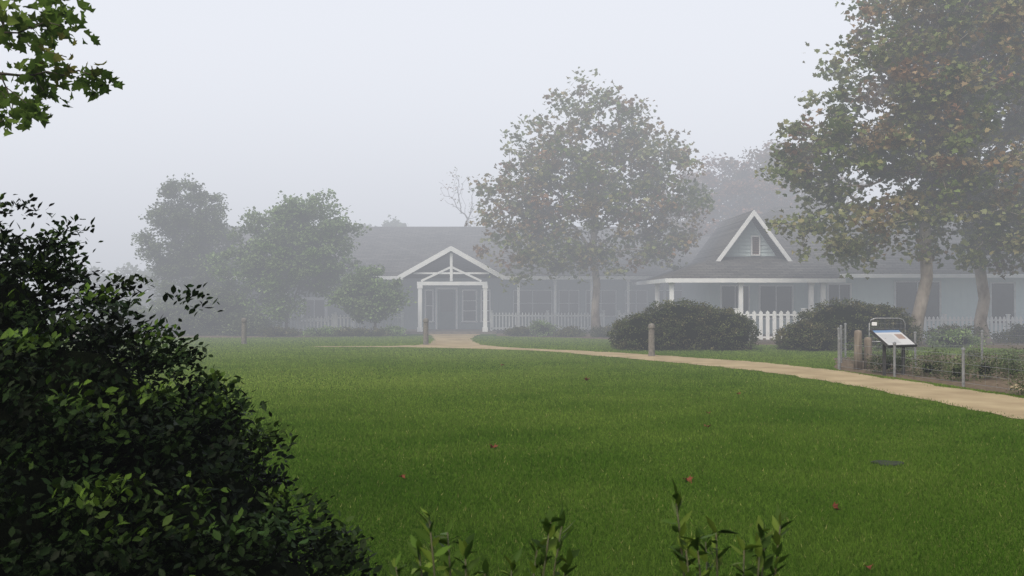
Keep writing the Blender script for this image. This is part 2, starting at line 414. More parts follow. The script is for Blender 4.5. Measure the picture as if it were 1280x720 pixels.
gp2 = smooth_poly([(9.3, 17.2), (12, 17.6), (18, 17), (18, 19.2), (12.5, 19.6), (9.6, 19.0)], .5, .03)
sheet('garden_path', gp2, .012, M_SAND)
bed1 = smooth_poly([(-4.6, 44.3), (-5, 42.2), (-8, 41), (-12, 40.5), (-17, 41), (-24, 42), (-24, 60), (-4.6, 60)], .8, .05)
sheet('planting_bed', bed1, .004, M_MULCH)
bed2 = smooth_poly([(-.8, 44.3), (.0, 41.5), (2.5, 40.2), (6, 36), (13, 33.2), (24, 32), (26, 60), (-.8, 60)], .8, .05)
sheet('planting_bed', bed2, .004, M_MULCH)

def inside(poly, P):
    x, y = P[:, 0], P[:, 1]; c = np.zeros(len(P), bool); n = len(poly)
    xi, yi = poly[:, 0], poly[:, 1]; xj, yj = np.roll(xi, 1), np.roll(yi, 1)
    for k in range(n):
        if yi[k] == yj[k]: continue
        cond = ((yi[k] > y) != (yj[k] > y)) & (x < (xj[k]-xi[k])*(y-yi[k])/(yj[k]-yi[k])+xi[k])
        c ^= cond
    return c
def vnoise(P, s, seed):
    rr = np.random.default_rng(seed); out = np.zeros(len(P))
    for k in range(6):
        a = rr.random()*6.28; f = s*(.6+1.2*rr.random()); out += np.sin((P[:, 0]*math.cos(a)+P[:, 1]*math.sin(a))*f + rr.random()*6.28 + 1.7*np.sin((P[:, 1]*math.cos(a)-P[:, 0]*math.sin(a))*f*.7))
    return out/6
N = 800000
u = R.random(N); d0, d1 = 4.5, 42.
dd = d0*(d1/d0)**(u**.9)
P = np.stack([(R.random(N)*2-1)*(dd*.58+1.0), dd], 1)
k = ~(inside(path_poly, P+R.normal(size=P.shape)*.09) | inside(garden_poly, P) | inside(bed1, P) | inside(bed2, P)); P = P[k]; n = len(P)
D = P[:, 1]
h = (.020+.016*R.random(n))*(1+.3*vnoise(P, 2.2, 3)); wd = .0016 + .00032*D
ang = R.random(n)*6.283; lean = R.normal(size=(n, 2))*.013
bx = np.cos(ang)*wd; by = np.sin(ang)*wd
V = np.zeros((n, 3, 3))
V[:, 0, 0] = P[:, 0]-bx; V[:, 0, 1] = P[:, 1]-by; V[:, 1, 0] = P[:, 0]+bx; V[:, 1, 1] = P[:, 1]+by
V[:, 2, 0] = P[:, 0]+lean[:, 0]; V[:, 2, 1] = P[:, 1]+lean[:, 1]; V[:, 2, 2] = h
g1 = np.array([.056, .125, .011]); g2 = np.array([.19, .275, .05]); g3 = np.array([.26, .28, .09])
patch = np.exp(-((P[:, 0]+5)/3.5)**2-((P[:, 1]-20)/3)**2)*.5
mixv = np.clip(-.2+.037*D+patch+.35*vnoise(P, .45, 5)+.22*vnoise(P, 2.5, 8)+.1*R.normal(size=n), 0, 1.1)[:, None]  # blades darker towards the camera: overhead shade put into their colour
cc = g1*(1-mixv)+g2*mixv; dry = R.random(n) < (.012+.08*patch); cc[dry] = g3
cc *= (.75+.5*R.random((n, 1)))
C = np.repeat(cc, 3, axis=0)
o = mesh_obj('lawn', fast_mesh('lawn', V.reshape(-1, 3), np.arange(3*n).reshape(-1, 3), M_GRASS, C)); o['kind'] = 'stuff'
o['label'] = 'mown green lawn grass, damp in the fog'

# ------------------------------------------------------------------ houses
def window(par, x0, x1, z0, z1, y, nx=2, nz=1, fr=M_WHITE, t=.07, glass=M_DARKIN):
    g = MB().box(x0, x1, y-.03, y+.02, z0, z1).build('window', glass, par)
    f = MB()
    f.box(x0-t, x1+t, y-.075, y-.0, z1, z1+t); f.box(x0-t-.03, x1+t+.03, y-.10, y-.0, z0-t, z0)
    f.box(x0-t, x0, y-.07, y, z0, z1); f.box(x1, x1+t, y-.07, y, z0, z1)
    for i in range(1, nx): xx = x0+(x1-x0)*i/nx; f.box(xx-.02, xx+.02, y-.06, y-.032, z0, z1)
    for i in range(1, nz): zz = z0+(z1-z0)*i/nz; f.box(x0, x1, y-.057, y-.034, zz-.015, zz+.015)
    f.build('frame', fr, g)
    return g
def door(par, x0, x1, z1, y, mat=M_DOOR):
    g = MB().box(x0, x1, y-.05, y+.01, .1, z1).build('door', mat, par)
    MB().box(x0+.14, x1-.14, y-.065, y-.052, .95, z1-.15).build('pane', M_DARKIN, g)
    MB().box(x0-.1, x0, y-.09, y, .1, z1).box(x1, x1+.1, y-.09, y, .1, z1).box(x0-.1, x1+.1, y-.095, y, z1, z1+.1).build('frame', M_WHITE, g)
    MB().tube([(x1-.08, y-.13, 1.0), (x1-.08, y-.13, 1.15)], .012, 8).box(x1-.09, x1-.07, y-.13, y-.05, 1.02, 1.04).build('handle', M_METAL, g)
    return g
def post(par, x, y, z0, z1, w=.15):
    MB().box(x-w/2, x+w/2, y-w/2, y+w/2, z0, z1).box(x-w/2-.03, x+w/2+.03, y-w/2-.03, y+w/2+.03, z0-.0, z0+.2).box(x-w/2-.03, x+w/2+.03, y-w/2-.03, y+w/2+.03, z1-.14, z1-.002).build('porch_post', M_WHITE, par)
M_DULLW = surf('weathered_white_paint', (.46, .50, .51), (.60, .64, .64), 4, .7, .1)

HL = -15.6
H = thing('ranch_house', 'long blue-grey ranch building with shingle roof and gabled entry', 'house', (-3, 48, 0))
mb = MB().box(HL, 9.5, 48, 58, 0, 2.9)
mb.slab([(HL, 48, 2.9), (HL, 58, 2.9), (HL, 53.5, 5.1)], (.15, 0, 0)).slab([(9.35, 48, 2.9), (9.35, 58, 2.9), (9.35, 53.5, 5.1)], (.15, 0, 0))
mb.build('wall', M_WALLSHADE, H)
rf = MB()
rf.slab([(HL-.7, 45.9, 2.52), (10.5, 45.9, 2.52), (10.5, 53.5, 5.32), (HL-.7, 53.5, 5.32)], (0, 0, .12))
rf.slab([(HL-.7, 53.5, 5.32), (10.5, 53.5, 5.32), (10.5, 60, 2.9), (HL-.7, 60, 2.9)], (0, 0, .12))
ax, az, ey = -2.72, 3.82, 44.3
rf.slab([(ax-2.3, ey, 2.5), (ax, ey, az), (ax, 49.6, az), (ax-2.3, 49.6, 2.5)], (0, 0, .1))
rf.slab([(ax, ey, az), (ax+2.3, ey, 2.5), (ax+2.3, 49.6, 2.5), (ax, 49.6, az)], (0, 0, .1))
rf.build('roof', M_ROOF, H)
fa = MB()
fa.box(HL-.7, ax-2.3, 45.84, 45.895, 2.46, 2.62).box(ax+2.3, 10.5, 45.84, 45.895, 2.46, 2.62)
fa.beam((ax-2.36, ey-.04, 2.50), (ax+.03, ey-.04, az+.02), .2, .07)
fa.beam((ax+2.36, ey-.045, 2.50), (ax-.03, ey-.045, az+.02), .2, .07)
fa.build('fascia', M_WHITE, H)
tr = MB()
tr.box(-4.25, -1.1, ey+.1, ey+.28, 2.18, 2.34); tr.box(ax-.06, ax+.06, ey+.12, ey+.24, 2.36, 3.62)
tr.beam((ax-1.35, ey+.18, 2.37), (ax-.05, ey+.18, 2.98), .09); tr.beam((ax+1.35, ey+.18, 2.37), (ax+.05, ey+.18, 2.98), .09)
tr.beam((ax-1.7, ey+.19, 2.72), (ax+1.7, ey+.19, 2.72), .08)
tr.box(-4.16, -4.0, ey+.3, 48, 2.16, 2.34); tr.box(-1.3, -1.14, ey+.3, 48, 2.16, 2.34)
tr.build('truss', M_WHITE, H)
for x in (-4.12, -1.2): post(H, x, ey+.2, .1, 2.178, .18)
for x in (-13, -10.5, -7.4, .3, 2.0, 3.7, 5.4, 7.1, 8.8): post(H, x, 46.15, .1, 2.5, .12)
MB().box(HL, 9.5, 45.8, 48, 0, .1).box(-4.7, -.7, ey, 45.8, 0, .097).build('porch_floor', M_DECK, H)
door(H, -3.6, -2.72, 2.02, 48)
window(H, -4.15, -3.85, .5, 1.95, 48, 1, 2)
window(H, -2.35, -1.75, .5, 1.95, 48, 1, 3)
window(H, -1.45, -1.1, .5, 1.95, 48, 1, 3)
for x0, x1 in ((-15.2, -14), (-12.6, -11.5), (-7.6, -6.4), (.1, 1.9), (2.3, 3.2), (3.6, 5.0), (5.5, 6.5), (7.0, 8.4)):
    window(H, x0, x1, .75, 1.95, 48, 2, 2, M_DULLW, .05)
window(H, -10.05, -9.05, .6, 1.5, 48, 2, 1, t=.14)

def pickets(par_name, label, x0, x1, y, z0, top, step, pw, mat=M_WHITE, cat='fence', postw=.1, group=None):
    e = thing(par_name, label, cat, (x0, y, 0), group)
    f = MB(); f.box(x0, x1, y-.02, y+.02, z0+.1, z0+.16).box(x0, x1, y-.022, y+.022, top-.16, top-.1)
    x = x0+step/2
    while x < x1:
        f.slab([(x-pw/2, y-.045, z0+.05), (x+pw/2, y-.045, z0+.05), (x+pw/2, y-.045, top-.04), (x, y-.045, top+.02), (x-pw/2, y-.045, top-.04)], (0, .022, 0)); x += step
    f.build('pickets', mat, e)
    k = max(1, round((x1-x0)/2.2))
    for i in range(k+1):
        xx = x0+(x1-x0)*i/k
        g = MB().box(xx-postw/2, xx+postw/2, y-postw/2+.03, y+postw/2+.03, z0, top+.06)
        g.slab([(xx-postw/2-.02, y-postw/2+.01, top+.06), (xx+postw/2+.02, y-postw/2+.01, top+.06), (xx+postw/2+.02, y+postw/2+.05, top+.06), (xx-postw/2-.02, y+postw/2+.05, top+.06)], (0, 0, .04))
        g.build('post', mat, e)
    return e
pickets('porch_railing', 'white picket railing in front of the shaded porch', -.95, 4.2, 45.5, .1, .94, .15, .06, M_DULLW, 'railing')
pickets('porch_railing', 'white picket railing in front of the shaded porch', 4.9, 9.2, 45.5, .1, .94, .15, .06, M_DULLW, 'railing')
pickets('picket_fence', 'low weathered picket fence behind the young trees', -14.2, -8, 44.4, 0, .8, .16, .07, M_DULLW)
pickets('picket_fence', 'low weathered picket fence beside the gabled entry', -7.9, -4.9, 44.4, 0, .86, .16, .07, M_DULLW)

G = thing('gabled_house', 'pale blue house with steep front gable and covered porch', 'house', (16, 41, 0))
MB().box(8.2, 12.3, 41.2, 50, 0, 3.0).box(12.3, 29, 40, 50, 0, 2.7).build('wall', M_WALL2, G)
rf = MB()
ex, eyy, ez, rx_, ry_, rz_ = 7.9, 39.3, 2.48, 12.2, 46.2, 5.7
rf.slab([(12.4, eyy, ez), (30, eyy, ez), (30, ry_, rz_), (rx_, ry_, rz_)], (0, 0, .14))
rf.slab([(ex, 40.6, 2.9), (12.4, eyy, ez), (rx_, ry_, rz_)], (0, 0, .13))
rf.slab([(ex, 40.6, 2.9), (rx_, ry_, rz_), (ex, 51, 2.6)], (0, 0, .13))
rf.slab([(rx_, ry_, rz_), (30, ry_, rz_), (30, 52, 2.8), (ex, 52, 2.8)], (0, 0, .13))
rf.slab([(5.8, 37.1, 2.28), (12.45, 37.1, 2.28), (12.45, 41.1, 3.25), (8.6, 41.1, 3.25)], (0, 0, .09))
rf.slab([(5.8, 37.1, 2.28), (8.6, 41.1, 3.25), (8.6, 47.5, 3.25), (5.8, 47.5, 2.28)], (0, 0, .09))
gx, gz, gy, gw = 9.80, 5.08, 40.2, 1.46
rf.slab([(gx-gw, gy, 3.1), (gx, gy, gz), (gx, 46.4, gz), (gx-gw, 46.4, 3.1)], (0, 0, .11))
rf.slab([(gx, gy, gz), (gx+gw, gy, 3.1), (gx+gw, 46.4, 3.1), (gx, 46.4, gz)], (0, 0, .11))
rf.build('roof', M_ROOF, G)
gb = MB().slab([(gx-gw*.88, gy+.8, 3.1), (gx+gw*.88, gy+.8, 3.1), (gx, gy+.8, gz-.12)], (0, .12, 0))
for i in range(11):
    zz = 3.2+i*.15; hw = gw*.88*(1-(zz+.1-3.1)/(gz-.12-3.1))
    if hw > .08: gb.slab([(gx-hw, gy+.76, zz), (gx+hw, gy+.76, zz), (gx+hw, gy+.79, zz+.11), (gx-hw, gy+.79, zz+.11)], (0, .02, 0))
gb.build('gable', M_WALL2, G)
v = MB()
for i in range(8): v.slab([(gx+.10, gy+.70, 3.42+i*.09), (gx+.38, gy+.70, 3.42+i*.09), (gx+.38, gy+.74, 3.48+i*.09), (gx+.10, gy+.74, 3.48+i*.09)], (0, .012, 0))
v.box(gx+.10, gx+.38, gy+.745, gy+.757, 3.42, 4.14)
v = v.build('louvre', M_BROWNFRAME, G)
MB().box(gx+.05, gx+.10, gy+.67, gy+.75, 3.36, 4.19).box(gx+.38, gx+.43, gy+.67, gy+.75, 3.36, 4.19).box(gx+.10, gx+.38, gy+.67, gy+.75, 4.14, 4.19).box(gx+.10, gx+.38, gy+.67, gy+.75, 3.36, 3.415).build('frame', M_WHITE, v)
fa = MB()
fa.beam((gx-gw-.08, gy-.04, 3.0), (gx+.04, gy-.04, gz+.05), .15, .06); fa.beam((gx+gw+.08, gy-.045, 3.0), (gx-.04, gy-.045, gz+.05), .15, .06)
fa.box(5.75, 12.45, 37.03, 37.09, 2.20, 2.36).box(5.73, 5.79, 37.1, 47.5, 2.20, 2.36).box(12.5, 30, eyy-.06, eyy-.005, ez-.06, ez+.10)
fa.build('fascia', M_WHITE, G)
for x, y in ((6.0, 37.35), (8.6, 37.35), (11.25, 37.35), (11.7, 37.35), (6.0, 41)): post(G, x, y, .12, 2.27, .16)
MB().box(5.85, 12.29, 37.15, 41.2, 0, .12).build('porch_floor', M_DECK, G)
window(G, 8.7, 9.8, .8, 2.1, 41.2, 2, 1); window(G, 10.3, 11.6, .8, 2.1, 41.2, 2, 1)
window(G, 12.75, 13.6, .95, 2.15, 40, 2, 1)
window(G, 15.45, 17.2, .75, 2.25, 40, 2, 1, M_DULLW)
window(G, 19.3, 20.2, .6, 2.2, 40, 1, 1, M_DULLW)
window(G, 21.6, 23.4, .8, 2.2, 40, 2, 1, M_DULLW)
pickets('picket_fence', 'bright white picket fence by the porch steps', 8.0, 10.4, 35.3, .1, 1.16, .24, .13, M_WHITE, postw=.15)
pickets('picket_fence', 'low white picket fence along the pale blue wall', 14.2, 24, 38.2, 0, .9, .16, .09, M_WHITE)

# ------------------------------------------------------------------ trees
SYC = [(.14, .19, .06), (.22, .25, .10), (.27, .20, .11), (.31, .17, .10), (.42, .45, .27)]
make_tree('sycamore_tree', 'broad sycamore with thinning green and rust leaves beside the porch', 'tree', (3.65, 43, 0),
   [(3.65, 43, 0), (3.6, 43, 1.1), (3.68, 43, 2.2), (3.5, 43, 3.6), (3.6, 42.9, 5.2), (3.3, 43, 7)], .18,
   [(3.3, 43, 9.0, 2.2, 1.9, 1.9), (2.9, 43, 10.4, .9, .9, 1.0), (4.9, 43, 9.4, 1.1, 1.1, 1.0), (1.3, 43, 7.8, 1.8, 2.1, 1.7), (5.6, 43, 7.6, 2.1, 2.2, 1.9), (.4, 43, 5.6, 2.2, 2, 2.0), (6.8, 42.8, 5.6, 2.0, 2, 2.0), (3.4, 42.5, 5.6, 2.8, 2.4, 2.6), (.6, 42.5, 3.5, 2.2, 1.8, 1.2), (6.2, 42.5, 3.6, 2.1, 1.8, 1.2), (3.2, 42.2, 3.4, 2.2, 1.6, 1.1)],
   560, 17500, .18, 'maple', SYC, (4, 4, 3.4, 1.8, .8), .38, lowgreen=(2.4, 4.6, (.22, .27, .12)))
make_tree('sycamore_tree', 'large sycamore with leaning pale trunk and browning leaves', 'tree', (13.5, 33.5, 0),
   [(13.5, 33.5, 0), (13.7, 33.5, 1.0), (14.0, 33.5, 2.3), (13.9, 33.4, 4), (14.1, 33.4, 6), (14, 33.3, 8.5), (14.2, 33.2, 11)], .22,
   [(14, 33.3, 12.8, 2.7, 2.8, 2.6), (12.8, 33, 9.6, 2.4, 2.6, 2.6), (11, 33, 6.6, 2.4, 2.4, 2.1), (15.2, 33, 9, 3, 3, 3), (11.2, 32.5, 4.0, 2.4, 2, 1.4), (15, 32.8, 5.2, 3, 2.6, 2.3), (16.5, 33.5, 12, 3, 3, 3), (9.7, 33, 5.2, 1.5, 1.4, 1.4), (10.4, 32.8, 3.1, 1.2, 1.1, .8), (13.4, 32.5, 6.8, 2.6, 2.2, 2.2)],
   720, 32000, .18, 'maple', SYC, (5, 4.5, 3.2, 1.8, .8), .40, lowgreen=(2.6, 5.2, (.27, .33, .14)))
make_tree('sycamore_tree', 'forked sycamore close to the pale blue wall', 'tree', (16.7, 35.2, 0),
   [(16.7, 35.2, 0), (16.6, 35.2, .8), (16.75, 35.2, 1.6), (16.5, 35.1, 3), (17, 35.2, 5), (17.4, 35.2, 7.5)], .22,
   [(17.5, 35, 6, 3, 2.6, 2.6), (19.5, 35, 5, 3, 2.4, 2.3), (18.5, 35.3, 10, 3.4, 3, 3.2), (20.5, 35, 9, 3, 3, 3), (16.5, 34, 3.8, 2, 1.8, 1.3), (18, 34.3, 3.6, 2.2, 1.6, 1.2)],
   480, 23000, .18, 'maple', SYC, (5, 4, 3, 1.6, 1.2), .42, bark=M_BARK, lowgreen=(2.6, 5.5, (.24, .30, .12)))
GRY = [(.11, .15, .065), (.15, .19, .09), (.14, .17, .095)]
BRN = [(.24, .15, .11), (.32, .19, .14), (.18, .15, .09)]
make_tree('oak_tree', 'rounded reddish-brown tree standing behind the gabled house', 'tree', (13.2, 54, 0), [(13.2, 54, 0), (13.2, 54, 2), (13.2, 54, 5)], .3,
   [(11.4, 54, 7.0, 2.6, 2.5, 2.3), (14.4, 54, 8.0, 2.8, 2.6, 2.4), (16.4, 54, 7, 2.5, 2.5, 2.5), (13.2, 54, 6, 3, 2.5, 3), (9.8, 54, 5.8, 2.2, 2.3, 2.2)], 340, 32000, .19, 'quad', BRN, None, .42, M_DBARK)
make_tree('oak_tree', 'tall oval grey-green evergreen at the end of the house', 'tree', (-14.9, 46, 0), [(-14.9, 46, 0), (-14.9, 46, 1.2), (-14.8, 46, 3)], .16,
   [(-15.0, 46, 5.4, 1.8, 1.6, 1.8), (-15.3, 46, 4.3, 1.9, 1.7, 1.8), (-14.4, 46, 3.8, 1.9, 1.6, 1.8), (-14.9, 46, 2.3, 2.0, 1.7, 1.5), (-14.3, 45.8, 1.2, 1.9, 1.5, 1)], 380, 40000, .12, 'quad', GRY, None, .26, M_DBARK, shell=3)
GRN = [(.15, .23, .07), (.19, .29, .09), (.24, .33, .14), (.16, .21, .09)]
make_tree('young_tree', 'wide bright green multi-stemmed tree foliated almost to the ground', 'tree', (-10, 44, 0), [(-10, 44, 0), (-10, 44, .6), (-9.8, 44, 1.4)], .07,
   [(-9.0, 44, 5.0, 1.6, 1.5, 1.3), (-10.7, 44, 4.0, 1.6, 1.5, 1.5), (-8.1, 44, 3.9, 1.4, 1.4, 1.4), (-9.8, 43.6, 3.1, 2.2, 1.8, 1.3), (-9.6, 44, 4.2, 1.8, 1.6, 1.6), (-11.8, 43.8, 2.5, 1.6, 1.4, 1.6), (-7.7, 43.8, 2.5, 1.2, 1.1, 1.0), (-11.2, 43.4, 1.1, 1.5, 1.0, .9), (-10.0, 43.4, 1.7, .9, .9, .9)], 380, 38000, .14, 'quad', GRN, None, .28, M_DBARK, shell=3)
make_tree('young_tree', 'small spreading green tree beside the entry path', 'tree', (-5.9, 42.8, 0), [(-5.9, 42.8, 0), (-5.9, 42.8, .5), (-5.85, 42.8, 1.0)], .06,
   [(-6.7, 42.8, 1.8, 1.1, 1, .9), (-5.3, 42.8, 1.7, 1.1, 1, .75), (-6.1, 42.8, 2.4, 1.0, .8, .6), (-6.3, 42.5, 1.1, 1.0, .8, .5)], 130, 12000, .13, 'quad', GRN, None, .22, M_DBARK)
make_tree('bare_tree', 'nearly leafless slender tree rising behind the roof', 'tree', (-2.9, 58, 0), [(-2.9, 58, 0), (-2.9, 58, 3), (-2.9, 58, 5.5)], .06,
   [(-3.2, 58, 7.8, 1.2, 1.2, 1.4), (-2.3, 58, 6.8, 1, 1, 1.2)], 50, 160, .12, 'quad', SYC, None, .2, M_DBARK, tw=.008)
make_tree('distant_tree', 'faint rounded tree dissolving in fog behind the roof', 'tree', (-8.0, 64, 0), [(-8.0, 64, 0), (-8.0, 64, 4)], .2,
   [(-7.4, 64, 5.5, 1.5, 1.4, 1.1), (-10.3, 65, 5.1, 1.6, 1.4, 1.0)], 60, 6000, .25, 'quad', GRY, None, .35, M_DBARK)
make_tree('distant_tree', 'faint rounded tree dissolving in fog beyond the lawn', 'tree', (-22, 58, 0), [(-22, 58, 0), (-22, 58, 1.5)], .2,
   [(-21.5, 58, 2.0, 2.6, 2.2, 1.9), (-18.5, 58, 1.9, 2.2, 2.0, 1.7), (-25, 59, 1.6, 2.4, 2.2, 1.7)], 120, 16000, .22, 'quad', GRY, None, .4, M_DBARK)

# ------------------------------------------------------------------ shrubs by the houses
HED = [(.085, .10, .04), (.115, .125, .05), (.14, .13, .065), (.065, .085, .035)]
make_shrub('round_shrub', 'broad mounded dark olive shrub beside the sandy path', 'shrub', (5.4, 31.8, 0),
   [(4.3, 31.8, .42, 1.1, 1.2, .68), (5.4, 32, .6, 1.45, 1.3, .93), (6.6, 31.8, .45, 1.15, 1.2, .82)], 36000, .055, 'quad', HED, clump=.06, group='mounded shrubs', rough=.03, core=.88, per=30, wild=1.2)
make_shrub('round_shrub', 'mounded olive-brown shrub below the porch', 'shrub', (10.5, 31.6, 0),
   [(9.45, 31.4, .3, 1.05, 1.1, .58), (10.5, 31.7, .6, 1.35, 1.3, .93), (11.7, 31.8, .5, 1.15, 1.2, .88)], 36000, .055, 'quad', HED, clump=.06, group='mounded shrubs', rough=.03, core=.88, per=30, wild=1.2)
for (x, y, rx, hz) in ((-12.9, 43.2, 1.4, 1.9), (-14.8, 43, 1.3, 1.3), (-11.6, 42.8, .9, .8), (-16.8, 43, 1.2, 1.2)):
    make_shrub('garden_shrub', 'shaggy dark green shrub in the house bed', 'shrub', (x, y, 0), [(x, y, hz*.45, rx*.8, .9, hz*.6), (x+.4, y, hz*.4, rx*.6, .8, hz*.5)], 7000, .1, 'quad', GRY, group='bed shrubs', clump=.14)
for (x, y, rx, hz, pl) in ((-8.0, 41.9, .8, .3, GRN), (-7.0, 42, .6, .3, HED), (-6.0, 41.9, .7, .25, HED), (-5.1, 42.6, .4, .3, GRN), (.3, 42.5, .5, .3, HED), (1.3, 42, .5, .6, GRN), (2.4, 41.6, .6, .3, HED),
                       (3.9, 41, .6, .35, HED), (-9.8, 41.7, .8, .3, HED), (13.6, 36, .9, .8, HED), (15.4, 34.6, 1.0, .7, HED), (18.6, 36, 1.1, .6, HED), (14.6, 32.9, .8, .5, GRN)):
    make_shrub('garden_shrub', 'low mounded leafy plant in the house bed', 'shrub', (x, y, 0), [(x, y, hz*.4, rx, .6, hz*.65)], 2600, .08, 'oval', pl, group='bed shrubs', clump=.08, core=.6)

# ------------------------------------------------------------------ foreground shrubs
DK = [(.007, .015, .003), (.010, .022, .005), (.016, .034, .008), (.003, .007, .002)]
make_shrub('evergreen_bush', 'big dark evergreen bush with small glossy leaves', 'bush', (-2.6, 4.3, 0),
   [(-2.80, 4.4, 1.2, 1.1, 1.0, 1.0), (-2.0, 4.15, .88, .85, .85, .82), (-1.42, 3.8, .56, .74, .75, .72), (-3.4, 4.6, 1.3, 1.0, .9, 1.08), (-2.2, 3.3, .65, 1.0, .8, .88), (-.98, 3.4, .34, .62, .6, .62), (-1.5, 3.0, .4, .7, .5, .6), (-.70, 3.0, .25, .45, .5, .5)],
   160000, .036, 'oval', DK, (4, 4, 1.4, 3), core=.74, leafm=M_WAXY, rough=.18, clump=.04, per=60, up=.35, top_light=(.085, .15, .02))
def shoots(label, base, tips, pal):
    e = thing('leafy_shrub', label, 'shrub', base, 'low leafy shrubs')
    mb = MB(); pts = []; dirs = []
    for (tx, ty, tz) in tips:
        b = np.array([base[0]+R.normal()*.05, base[1]+R.normal()*.05, 0.]); t = np.array([tx, ty, tz])
        c = np.array([tx + (base[0]-tx)*.6, ty, tz*.6])
        Q = [(1-s)**2*b + 2*s*(1-s)*c + s*s*t for s in np.linspace(0, 1, 14)]
        mb.tube(Q, [.006-.0045*i/13 for i in range(14)], 5)
        for k in range(64):
            s = 1-.62*(k/64)**1.2; p = (1-s)**2*b + 2*s*(1-s)*c + s*s*t; a = k*2.4
            axis = (t-c)/np.linalg.norm(t-c)
            side = np.array([math.cos(a), math.sin(a), 0.]); pts.append(p); dirs.append(side*.8 + axis*(.9 if k > 5 else 2.0))
    mb.build('stems', M_STEM, e, smooth=True)
    pts = np.array(pts); dirs = np.array(dirs); cols = palette(len(pts), pal)*(.6+.8*R.random((len(pts), 1)))
    V, F, C = leaves(pts-np.array(base), .036, 'lance', cols, .05, .3, dirs)
    mesh_obj('foliage', fast_mesh('shoot_leaves', V, F, M_WAXY, C), e)
SH = [(.045, .085, .012), (.085, .13, .02), (.025, .05, .008)]
shoots('low shrub with upright shoots of small oval leaves', (-.06, 1.85, 0), [(-.15, 1.8, 1.30), (-.12, 1.85, 1.26), (-.085, 1.8, 1.25), (-.21, 1.8, 1.21), (.0, 1.85, 1.20), (.07, 1.8, 1.29), (.095, 1.9, 1.26), (.045, 1.8, 1.24), (-.18, 1.9, 1.22), (-.05, 1.85, 1.19), (.1, 1.8, 1.22)], SH)
shoots('low shrub with upright shoots and yellow-green tips', (.40, 1.85, 0), [(.30, 1.82, 1.33), (.335, 1.8, 1.26), (.38, 1.85, 1.26), (.45, 1.8, 1.27), (.50, 1.85, 1.28), (.37, 1.9, 1.23), (.315, 1.8, 1.24), (.42, 1.8, 1.24), (.47, 1.85, 1.24)], SH)

make_tree('sycamore_tree', 'sycamore branch with lobed green leaves hanging over the lawn', 'tree', (-6.2, 5.5, 0),
   [(-6.2, 5.5, 0), (-6.1, 5.5, 1.5), (-5.9, 5.6, 3), (-5.4, 5.7, 4.3)], .17,
   [(-3.0, 6.1, 3.35, .36, .4, .36, 16), (-2.78, 6.1, 3.12, .24, .3, .15, 28), (-2.98, 6.1, 2.82, .2, .25, .14, 30), (-3.3, 6.1, 3.3, .4, .4, .4, 5), (-4.2, 6, 3.6, .8, .8, .7), (-5, 4, 5.5, 1.6, 2.0, 1.0), (-3.5, 1.0, 5.4, 2.4, 2.4, .8), (-.5, .5, 6, 2.4, 2, .8)],
   280, 4600, .07, 'maple', [(.08, .14, .025), (.11, .18, .035), (.16, .22, .05), (.15, .13, .04)], (4, 4, 3, .5), .11, M_DBARK, tw=.003, up=.05, limb=.3)

# ------------------------------------------------------------------ bollards
def bollard(loc):
    e = thing('bollard', 'short round grey bollard with domed cap at the path edge', 'bollard', loc, 'bollards along the path')
    x, y, _ = loc
    MB().lathe(x, y, [(.10, 0), (.10, .02), (.092, .03), (.088, .74), (.075, .75), (.075, .78)]).build('post', M_BOLL, e, smooth=False)
    MB().lathe(x, y, [(.098, .78), (.1, .79), (.1, .85), (.085, .895), (.05, .92), (.0, .93)]).build('cap', M_BOLL, e, smooth=True)
    return e
b0 = bollard((3.95, 28.1, 0))
copy_thing(b0, (-3.0, 34.6, 0), .4); copy_thing(b0, (-9.5, 35.2, 0), .9)

# ------------------------------------------------------------------ garden fence, gate, sign
def fence_run(label, pts, h=.62, wires=4, step=.3):
    e = thing('wire_fence', label, 'fence', (pts[0][0], pts[0][1], 0))
    wz = MB()
    for i in range(len(pts)-1):
        a = np.array(pts[i]); b = np.array(pts[i+1]); L = np.linalg.norm(b-a)
        for k in range(wires):
            z = .08 + (h-.1)*k/(wires-1); wz.tube([(a[0], a[1], z), ((a[0]+b[0])/2, (a[1]+b[1])/2, z-.008), (b[0], b[1], z)], .003, 4)
        n = int(L/step)
        for k in range(1, n):
            p = a+(b-a)*k/n; wz.tube([(p[0], p[1], .05), (p[0], p[1], h)], .0015, 4)
    wz.build('wire_mesh', M_METAL, e)
    src = None
    for p in pts:
        if src is None:
            src = MB().lathe(p[0], p[1], [(.028, 0), (.028, h+.06), (.038, h+.07), (.036, h+.10), (.0, h+.12)], 10).build('post', M_METAL, e); s0 = p
        else:
            c = src.copy(); COL.objects.link(c); c.parent = e; c.location = (p[0]-s0[0], p[1]-s0[1], 0)
    return e
fence_run('low galvanised wire mesh fence along the garden edge', [(7.55, 22.9), (8.05, 20.9), (8.45, 18.6), (8.95, 16.2), (9.6, 13.8)], .62)
fence_run('low galvanised wire mesh fence running back from the path', [(7.6, 23.1), (8.35, 25.2), (9.1, 27.1)], .85)
fence_run('low galvanised wire mesh fence behind the garden bed', [(9.5, 23.4), (11.5, 24.3), (13.8, 24.6), (16.5, 24.2)], .75)
for (x, y, hh) in ((7.98, 22.9, .92), (8.28, 23.1, .75)):
    tag(MB().lathe(x, y, [(.1, 0), (.095, hh*.5), (.09, hh-.08), (.075, hh-.02), (.0, hh)], 12).build('wooden_post', M_POST, smooth=True), 'thick round weathered wooden post by the garden gate', 'post', 'wooden gate posts')
gt = thing('garden_gate', 'low arched galvanised garden gate with wire infill', 'gate', (8.45, 23.5, 0))
